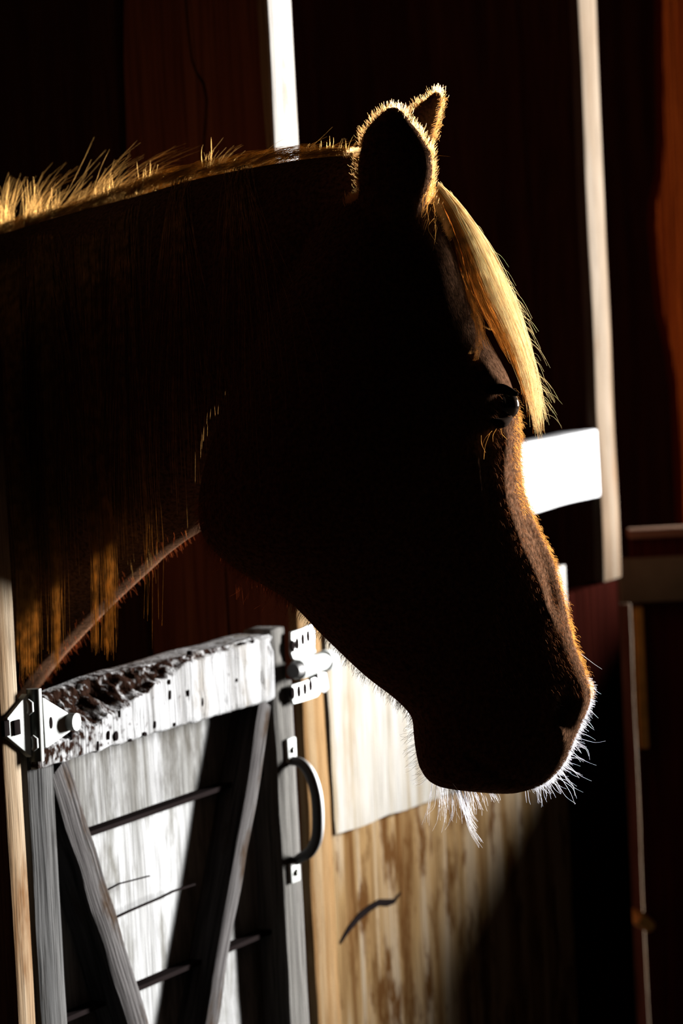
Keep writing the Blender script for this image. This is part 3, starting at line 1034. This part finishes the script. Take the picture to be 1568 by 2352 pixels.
# hoof and tail
for s, l, r in [(.182, -.13, .066), (.182, .13, .066), (1.66, -.13, .068), (1.66, .13, .068)]:
    bm = bmesh.new()
    add_tube(bm, [bp(s, l, 0.001), bp(s + .012, l, .035), bp(s + .022, l, .068)], [r, r * .93, r * .84], 20)
    bm_obj('hoof', bm, M['hoof'], horse)
tl = []
for i in range(220):
    x0 = rng.normal(0, .02, 2)
    ln = rng.uniform(.6, .85)
    tl.append((spline([bp(1.95, x0[0], 1.33 + x0[1]), bp(2.05, x0[0] * 1.5, 1.25), bp(2.08 + x0[1], x0[0] * 2.5, 1.0), bp(2.06 + x0[1], x0[0] * 3, 1.3 - ln)], 9), .0008, .0003))
tag(strands('tail', tl, M['mane'], horse), kind='stuff')

# eye
e_loc, e_n = hit(1158, 932)
if e_loc is None: e_loc = P(1158, 932, 3.66)
bm = bmesh.new()
bmesh.ops.create_uvsphere(bm, u_segments=24, v_segments=16, radius=.0155)
bmesh.ops.translate(bm, verts=bm.verts, vec=e_loc - LATH * .0105 + Vector((.001, 0, 0)))
eye = bm_obj('eye', bm, M['eye'], horse, smooth=True, angle=180)
lids = []
for a_, b_, c_ in [((1118, 900), (1150, 893), (1185, 905)), ((1128, 965), (1150, 972), (1172, 958))]:
    bm = bmesh.new()
    ks = []
    for q in (a_, b_, c_):
        h, _ = hit(*q)
        ks.append((h if h is not None else P(q[0], q[1], 3.66)) + LATH * .002)
    add_tube(bm, spline(ks, 12), [.002 + .003 * math.sin(math.pi * i / 11) for i in range(12)], 8)
    bm_obj('eyelid', bm, M['lid'], horse, angle=180)


# ------------------------------------------------------------------ hair
def jit(p, s):
    return Vector(p) + Vector(rng.normal(0, s, 3))

def surf(px, py, lift=0.0, Y=None):
    h, n = hit(px, py)
    if h is None:
        return P(px, py, Y if Y else 3.75)
    return h + n * lift

# --- forelock: long strands from between the ears down the front of the face
fl = []
outer = [(1005, 418), (1052, 462), (1098, 524), (1136, 590), (1168, 660), (1198, 740), (1220, 815), (1234, 890), (1243, 965)]
inner = [(1000, 440), (1030, 505), (1052, 580), (1068, 650), (1095, 725), (1140, 800), (1170, 860), (1195, 920), (1210, 975)]
def flpath(a, depth, t0, tend, spread):
    k = []
    n = len(outer)
    ss = np.arange(n)
    for q in np.linspace(t0, tend, 9):
        f = min(q, 1.0) * (n - 1)
        ix, iy = np.interp(f, ss, [p[0] for p in inner]), np.interp(f, ss, [p[1] for p in inner])
        ox_, oy_ = np.interp(f, ss, [p[0] for p in outer]), np.interp(f, ss, [p[1] for p in outer])
        ex = max(0, q - 1.0)
        x = ix + (ox_ - ix) * a + spread * q * q * 26 + ex * 120
        y = iy + (oy_ - iy) * a + ex * 560
        k.append(P(x, y, 3.752 + depth * (0.35 + .65 * min(1, q * 2)) + .01 * q))
    return k
for c in range(58):
    a0 = rng.uniform(0, 1) ** .75; dpt = rng.uniform(-.028, .03)
    te = rng.uniform(.9, 1.04) if rng.random() < .6 else rng.uniform(.6, .92)
    if a0 < .3: te = min(te, rng.uniform(.42, .7))
    sp0 = rng.normal(0, .22); wv_ = rng.uniform(0, 6.28); wa = rng.uniform(.0005, .0022)
    for i in range(11):
        a = a0 + rng.normal(0, .04); dd = dpt + rng.normal(0, .005)
        k = flpath(a, dd, rng.uniform(0, .03), te + rng.normal(0, .03), sp0 + rng.normal(0, .16))
        k = [p + Vector((math.sin(wv_ + j * 1.1) * wa, math.cos(wv_ + j * 1.3) * wa, 0)) * (j / 8) + Vector(rng.normal(0, .0007, 3)) * (j / 8 + .1) for j, p in enumerate(k)]
        fl.append((spline(k, 18), .00023, .00007, 1 if (a0 < .42 or rng.random() < .12) else 0))
# side wisps falling before the cheek
for c in range(9):
    base = [(1005, 450), (1040, 540), (1060, 620), (1075, 690), (1090 + rng.normal(0, 14), 750 + rng.normal(0, 20)), (1098 + rng.normal(0, 18), 800 + rng.normal(0, 30))]
    ox = rng.normal(0, 10)
    for i in range(9):
        o = ox + rng.normal(0, 4)
        fl.append((spline([surf(x + o * (j / 5) , y, .004) if x + o < 1150 else P(x, y, 3.7) for j, (x, y) in enumerate(base)], 14), .0002, .00005, 1))
# fly-away hairs
for i in range(90):
    j = 7.6 * rng.uniform(0, 1) ** .7; x, y = [float(np.interp(j, range(9), [p[q] for p in outer])) for q in (0, 1)]; L_ = rng.uniform(25, 80)
    dx, dy = rng.uniform(.2, .8), rng.uniform(.3, 1)
    Y_ = 3.755 + rng.normal(0, .02)
    fl.append((spline([P(x - 14, y - 20, Y_), P(x + 4, y + 12, Y_), P(x + 4 + dx * L_ * .6, y + 12 + dy * L_ * .5, Y_), P(x + 4 + dx * L_, y + 12 + dy * L_ + 8, Y_)], 10), .00016, .00006))
tag(strands('forelock', fl, M['forelock'], horse, M['forelock2']), 'bright flaxen forelock', kind='stuff')

# --- mane: tufts along the crest and locks falling on the near side
crest = [(-120, 568), (0, 536), (60, 518), (150, 492), (250, 457), (320, 432), (380, 412), (460, 392), (540, 379), (620, 363), (690, 350), (760, 348), (830, 352)]
cx = [c[0] for c in crest]; cy = [c[1] for c in crest]
mn = []
def crest_pt(x, dy=0, dY=0):
    return P(x, interp(x, cx, cy) + dy, Yn(x) + dY)
for c in range(150):
    big = rng.random() < .6
    x0 = rng.uniform(-80, 330) if big else rng.uniform(330, 815)
    if big:
        k = interp(x0, [-80, 0, 60, 180, 330], [1.0, 1.0, .85, .7, .5])
        L0 = (rng.gamma(2.2, 22) * k + 14); ang0 = rng.normal(0.7, .45)
    else:
        L0 = rng.uniform(25, 80); ang0 = rng.normal(.2, .12)
        if rng.random() < .07: ang0 = rng.normal(1.1, .3); L0 = rng.uniform(25, 60)
    bend0 = Vector((rng.normal(.25, .35), rng.normal(0, .2), rng.normal(-.2, .4)))
    lat0 = rng.normal(0, .012)
    for i in range(int(rng.uniform(8, 34)) if big else int(rng.uniform(4, 14))):
        x = x0 + rng.normal(0, 11); L_ = L0 * rng.uniform(.6, 1.1); ang = ang0 + rng.normal(0, .16)
        r = crest_pt(x, rng.uniform(-2, 20), lat0 + rng.normal(0, .006))
        s_ = 1 / F_PX * 4.1
        dirv = Vector((math.cos(ang), rng.normal(0, .15), math.sin(ang)))
        bend = bend0 + Vector(rng.normal(0, .12, 3))
        mn.append((spline([r, r + dirv * L_ * s_ * .5, r + (dirv + bend * .5) * L_ * s_, r + (dirv * 1.35 + bend * 1.1) * L_ * s_], 8), .00022, .00006))
for (x0, L0, deg, n, bx) in [(8, 115, 80, 40, .1), (20, 80, 95, 24, -.2), (62, 120, 66, 34, .3), (72, 85, 84, 24, 0), (95, 62, 108, 10, -.1), (112, 55, 112, 8, 0), (150, 70, 50, 26, .4), (175, 66, 74, 12, .1),
                             (205, 60, 62, 20, .5), (238, 128, 40, 34, .5), (250, 60, 78, 10, .1), (262, 50, 100, 6, 0), (300, 70, 46, 14, .4), (333, 50, 84, 7, 0), (478, 52, 86, 7, .1), (488, 48, 78, 6, .1), (500, 55, 60, 7, .3), (350, 60, 30, 12, .3)]:
    ang0 = math.radians(deg)
    for i in range(n):
        x = x0 + rng.normal(0, 7); L_ = L0 * rng.uniform(.55, 1.08) * 1.05; ang = ang0 + rng.normal(0, .13)
        r = crest_pt(x, 8, rng.normal(.006, .006)); s_ = 4.1 / F_PX
        dirv = Vector((math.cos(ang), rng.normal(0, .08), math.sin(ang))); bend = Vector((bx + rng.normal(0, .08), 0, -.1 + rng.normal(0, .1)))
        mn.append((spline([r, r + dirv * L_ * s_ * .5, r + (dirv + bend * .4) * L_ * s_, r + (dirv * 1.3 + bend) * L_ * s_], 8), .00022, .00005))
# low sweep along the crest, lifted off the neck and lying on its far side
for c in range(170):
    x0 = rng.uniform(-60, 770); dY0 = rng.normal(.012, .012); o0 = rng.uniform(-12, 6); up_ = rng.uniform(2, 9); L0 = rng.uniform(60, 170)
    if x0 > 650: up_ = rng.uniform(1, 5); o0 = rng.uniform(-6, 6)
    for i in range(8):
        x = x0 + rng.normal(0, 8); L_ = L0 * rng.uniform(.7, 1.1)
        o = o0 + rng.normal(0, 3)
        k = [crest_pt(min(x + L_ * t, 800), o - up_ * math.sin(t * 2.6) * 1.3 + 14 * (1 - t) ** 3 + rng.normal(0, 1.2), dY0 + rng.normal(0, .003)) for t in (0, .25, .5, .75, 1)]
        mn.append((spline(k, 10), .0002, .00007))
for i in range(420):
    x = rng.uniform(300, 795); L_ = rng.uniform(14, 42); an = rng.normal(.32, .2)
    k = [crest_pt(x, 12, .008), crest_pt(x + L_ * .5, 3 - L_ * .25 * math.sin(an), .01), crest_pt(min(x + L_ * math.cos(an), 806), -L_ * math.sin(an) * .75, .012 + rng.normal(0, .006))]
    mn.append((spline(k, 7), .00018, .00006))
# near side locks
def lock(x, end_px, n, sp_):
    for i in range(n):
        xr = x + rng.normal(0, 16)
        ex, ey = end_px[0] + rng.normal(0, sp_), end_px[1] + rng.normal(0, sp_ * 1.6)
        r = crest_pt(xr, 4, 0)
        ks = [r]
        for t in (.12, .35, .6, .8, 1.0):
            px_ = ex + (xr - ex) * (1 - t) ** 1.7; py_ = interp(xr, cx, cy) + (ey - interp(xr, cx, cy)) * t
            h, nn = hit(px_, py_)
            if t > .65 and ey > 1350:
                h = P(px_, py_, ks[-1].y - .004)
            elif h is None or h.y > 4.6:
                h = Vector(ks[-1]) + (P(px_, py_, 4.1) - P(px_, py_ - 1, 4.1)) * 0
                h = P(px_, py_, ks[-1].y + .003)
            else:
                h = h + nn * .006
            ks.append(h + Vector(rng.normal(0, .0012, 3)))
        mn.append((spline(ks, 16), .00026, .0001))
for (x, e, n, s_) in [(20, (64, 1540), 90, 9), (40, (80, 1500), 40, 7), (10, (48, 1500), 40, 8), (100, (130, 1530), 45, 4), (120, (136, 1480), 25, 8),
                      (190, (220, 1490), 40, 5), (205, (250, 1495), 50, 6), (215, (256, 1440), 30, 10), (330, (345, 1440), 6, 20),
                      (80, (105, 1500), 4, 10), (290, (300, 1250), 60, 40), (420, (420, 1080), 60, 50), (550, (560, 900), 60, 60), (100, (140, 1150), 60, 50)]:
    lock(x, e, n, s_)
tag(strands('mane', mn, M['mane'], horse), 'golden mane along the crest of the neck', kind='stuff')

# --- short coat fuzz on ears, face ridge, jaw line and throat
fz, rf = [], []
polys = hm.polygons
sel = []
Vn = co
cen = np.empty(len(polys) * 3); polys.foreach_get('center', cen); cen = cen.reshape(-1, 3)
nrm = np.empty(len(polys) * 3); polys.foreach_get('normal', nrm); nrm = nrm.reshape(-1, 3)
dd_ = cen - np.array(EYE); z2 = dd_ @ np.array(fwd)
cxp = W_PX / 2 + F_PX * (dd_ @ np.array(cri)) / z2
cyp = H_PX / 2 - F_PX * (dd_ @ np.array(cup)) / z2
facing = np.abs((nrm * (dd_ / np.linalg.norm(dd_, axis=1)[:, None])).sum(1))
earm = (cxp > 800) & (cxp < 1035) & (cyp > 190) & (cyp < 545) & (cen[:, 1] < 3.95)
def fuzz(idx, count, L0, L1, flow, store, r0=.00018, stiff=.5):
    if len(idx) == 0: return
    ch = rng.choice(idx, count)
    for i in ch:
        p = Vector(cen[i]) + Vector(rng.normal(0, .002, 3)); n = Vector(nrm[i])
        d = (n * stiff + Vector(flow) * (1 - stiff) + Vector(rng.normal(0, .18, 3))).normalized()
        L_ = rng.uniform(L0, L1)
        store.append(([p - n * .001, p + d * L_ * .5, p + (d + Vector(flow) * .25) * L_], r0, .00006))
earim = earm & (facing < .33)
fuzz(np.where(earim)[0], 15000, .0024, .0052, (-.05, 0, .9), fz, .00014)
# long tuft inside / in front of the near ear
for i in range(160):
    x = rng.uniform(968, 1000); y = rng.uniform(410, 520)
    Y_ = rng.uniform(3.70, 3.76)
    fz.append((spline([P(x, y, Y_), P(x - 3 + rng.normal(0, 5), y + 22, Y_ - .003), P(x - 9 + rng.normal(0, 9), y + rng.uniform(35, 60), Y_ - .004)], 6), .0002, .00006))
for i in range(90):
    x = interp(i / 90, [0, 1], [1018, 992]) + rng.normal(0, 3); y = 225 + i * 1.15
    Y_ = rng.uniform(3.78, 3.81)
    fz.append((spline([P(x - 8, y, Y_), P(x + 3, y - 4, Y_), P(x + 8 + rng.normal(0, 4), y + rng.uniform(-10, 8), Y_)], 5), .0002, .00006))
face = (cxp > 1130) & (cxp < 1365) & (cyp > 900) & (cyp < 1600) & (cen[:, 1] < 3.95)
ff = []
fuzz(np.where(face)[0], 6500, .0025, .0045, (.2, .1, -.95), ff, .00013, .25)
tag(strands('face_fur', ff, M['facefur'], horse), 'short brown fur on the bridge of the nose', kind='stuff')
fuzz(np.where(face & (facing < .35) & (nrm[:, 0] > 0))[0], 7000, .0015, .0035, (.1, .1, -.95), fz, .00014, .35)
for (x, y, dx, dy) in [(1182, 965, 18, 36), (1105, 1000, 10, 40), (1130, 990, -22, 30), (1140, 985, -8, 30), (1125, 995, -14, 60), (1150, 985, 14, 24)]:
    h, n = hit(x, y)
    Y_ = (h.y - .004) if h is not None else 3.68
    fz.append((spline([P(x, y, Y_), P(x + dx * .5 - 4, y + dy * .5, Y_ - .004), P(x + dx, y + dy, Y_ - .005)], 7), .0002, .00008))
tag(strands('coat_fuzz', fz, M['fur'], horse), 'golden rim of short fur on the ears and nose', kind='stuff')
jaw = (cxp > 420) & (cxp < 960) & (cyp > 1150) & (cyp < 1660) & (facing < .35) & (cen[:, 1] < 3.95) & (nrm[:, 2] < .2)
fuzz(np.where(jaw)[0], 1800, .003, .007, (.0, 0, -.9), rf, .00016, .5)
thr = (cxp > 40) & (cxp < 460) & (cyp > 1150) & (cyp < 1600) & (facing < .4) & (nrm[:, 2] < 0) & (cen[:, 1] < 4.4)
fuzz(np.where(thr)[0], 500, .003, .008, (.1, 0, -.9), rf, .00018, .45)
for (x, y) in [(540, 1318), (548, 1330), (610, 1352), (640, 1375), (655, 1385), (668, 1388), (676, 1392), (575, 1330), (590, 1340), (500, 1280)]:
    for j in range(4):
        a_ = P(x + rng.normal(0, 4), y - 12, 3.74)
        rf.append((spline([a_, P(x + rng.normal(3, 5), y + 22, 3.74), P(x + rng.normal(4, 14), y + rng.uniform(30, 60), 3.74)], 6), .00016, .00006))
tag(strands('jaw_fuzz', rf, M['redfur'], horse), 'reddish fuzz under the jaw and throat', kind='stuff')

# --- whiskers of muzzle and chin
wk = []
def whisk(x, y, dx, dy, cv=0.0, Y=None, r=.0003):
    Y = Y if Y else 3.765 + rng.normal(0, .012)
    nx, ny = -dy, dx
    k = [P(x - dx * .15, y - dy * .15, Y), P(x + dx * .35 + nx * cv * .6, y + dy * .35 + ny * cv * .6, Y), P(x + dx * .7 + nx * cv * .8, y + dy * .7 + ny * cv * .8, Y), P(x + dx, y + dy, Y)]
    wk.append((spline(k, 10), r, .0001))
for (x, y, dx, dy, cv) in [(1328, 1497, 54, 40, .02), (1362, 1580, 18, 14, .05), (1352, 1628, 22, 22, 0), (1341, 1655, 24, 22, .05), (1325, 1680, 42, 20, -.05),
                          (1318, 1690, 72, 12, .12), (1312, 1640, 40, 40, .05), (1318, 1625, 45, 48, -.05), (1312, 1705, 40, 32, -.2), (1310, 1680, 25, 50, .1),
                          (1308, 1700, 46, 45, -.25), (1306, 1715, 36, 30, .1), (1303, 1728, 66, 30, .02), (1300, 1738, 40, 12, -.1), (1296, 1745, 42, 36, .1), (1290, 1752, 68, 42, .04),
                          (1284, 1762, 55, 58, .12), (1280, 1766, 40, 62, -.15), (1276, 1770, 44, 78, -.06), (1270, 1776, 52, 70, .12), (1264, 1782, 36, 30, .1), (1258, 1788, 30, 36, .1),
                          (1250, 1794, 26, 38, -.05), (1244, 1800, 12, 28, 0), (1242, 1802, 4, 50, .06), (1235, 1806, 8, 22, .1), (1212, 1814, 6, 34, .05), (1206, 1816, 3, 28, 0), (1268, 1782, 56, 52, -.18), (1262, 1784, 62, 22, -.1), (1288, 1756, 30, 50, .15)]:
    whisk(x, y, dx, dy, cv)
for i in range(46):
    t = rng.uniform(0, 1)
    x = interp(t, [0, .3, 1], [1312, 1288, 1228]); y = interp(t, [0, .3, 1], [1690, 1758, 1808])
    L_ = rng.uniform(18, 52); an = interp(t, [0, 1], [.35, 1.35]) + rng.normal(0, .25)
    whisk(x, y, math.cos(an) * L_, math.sin(an) * L_, rng.normal(0, .1), r=.0002)
muz = (cxp > 1225) & (cxp < 1372) & (cyp > 1560) & (cyp < 1830) & (facing < .3) & (nrm[:, 0] > -.2) & (cen[:, 1] < 3.95)
fuzz(np.where(muz)[0], 2600, .0012, .003, (.3, 0, -.6), wk, .00014, .6)
# chin beard
for i in range(100):
    t = rng.uniform(0, 1)
    x = interp(t, [0, 1], [990, 1132]); y = 1812 + rng.normal(0, 3)
    L_ = rng.uniform(25, 75) * interp(t, [0, .4, .75, 1], [1.4, 1.3, .8, .45]); an = 1.65 - .35 * (t - .2) * 2 + rng.normal(0, .14)
    whisk(x, y, math.cos(an) * L_ + 4, math.sin(an) * L_, rng.normal(-.06, .06), r=.00018)
for (x, dx, dy) in [(1052, 40, 100), (1056, 48, 118), (1060, 44, 128), (1050, 36, 84), (1062, 30, 78)]:
    for j in range(5):
        whisk(x + rng.normal(0, 4), 1815, dx + rng.normal(0, 3), dy + rng.normal(0, 7), .08, r=.00022)
for i in range(60):                                     # fine hairs behind the chin
    y = rng.uniform(1655, 1790); x = interp(y, [1655, 1720, 1790], [951, 956, 985])
    L_ = rng.uniform(15, 45); whisk(x, y, -L_ * .8, L_ * .5 + rng.normal(0, 8), rng.normal(0, .1), r=.00012)
tag(strands('whiskers', wk, M['whisker'], horse), 'pale muzzle whiskers and chin hairs', kind='stuff')
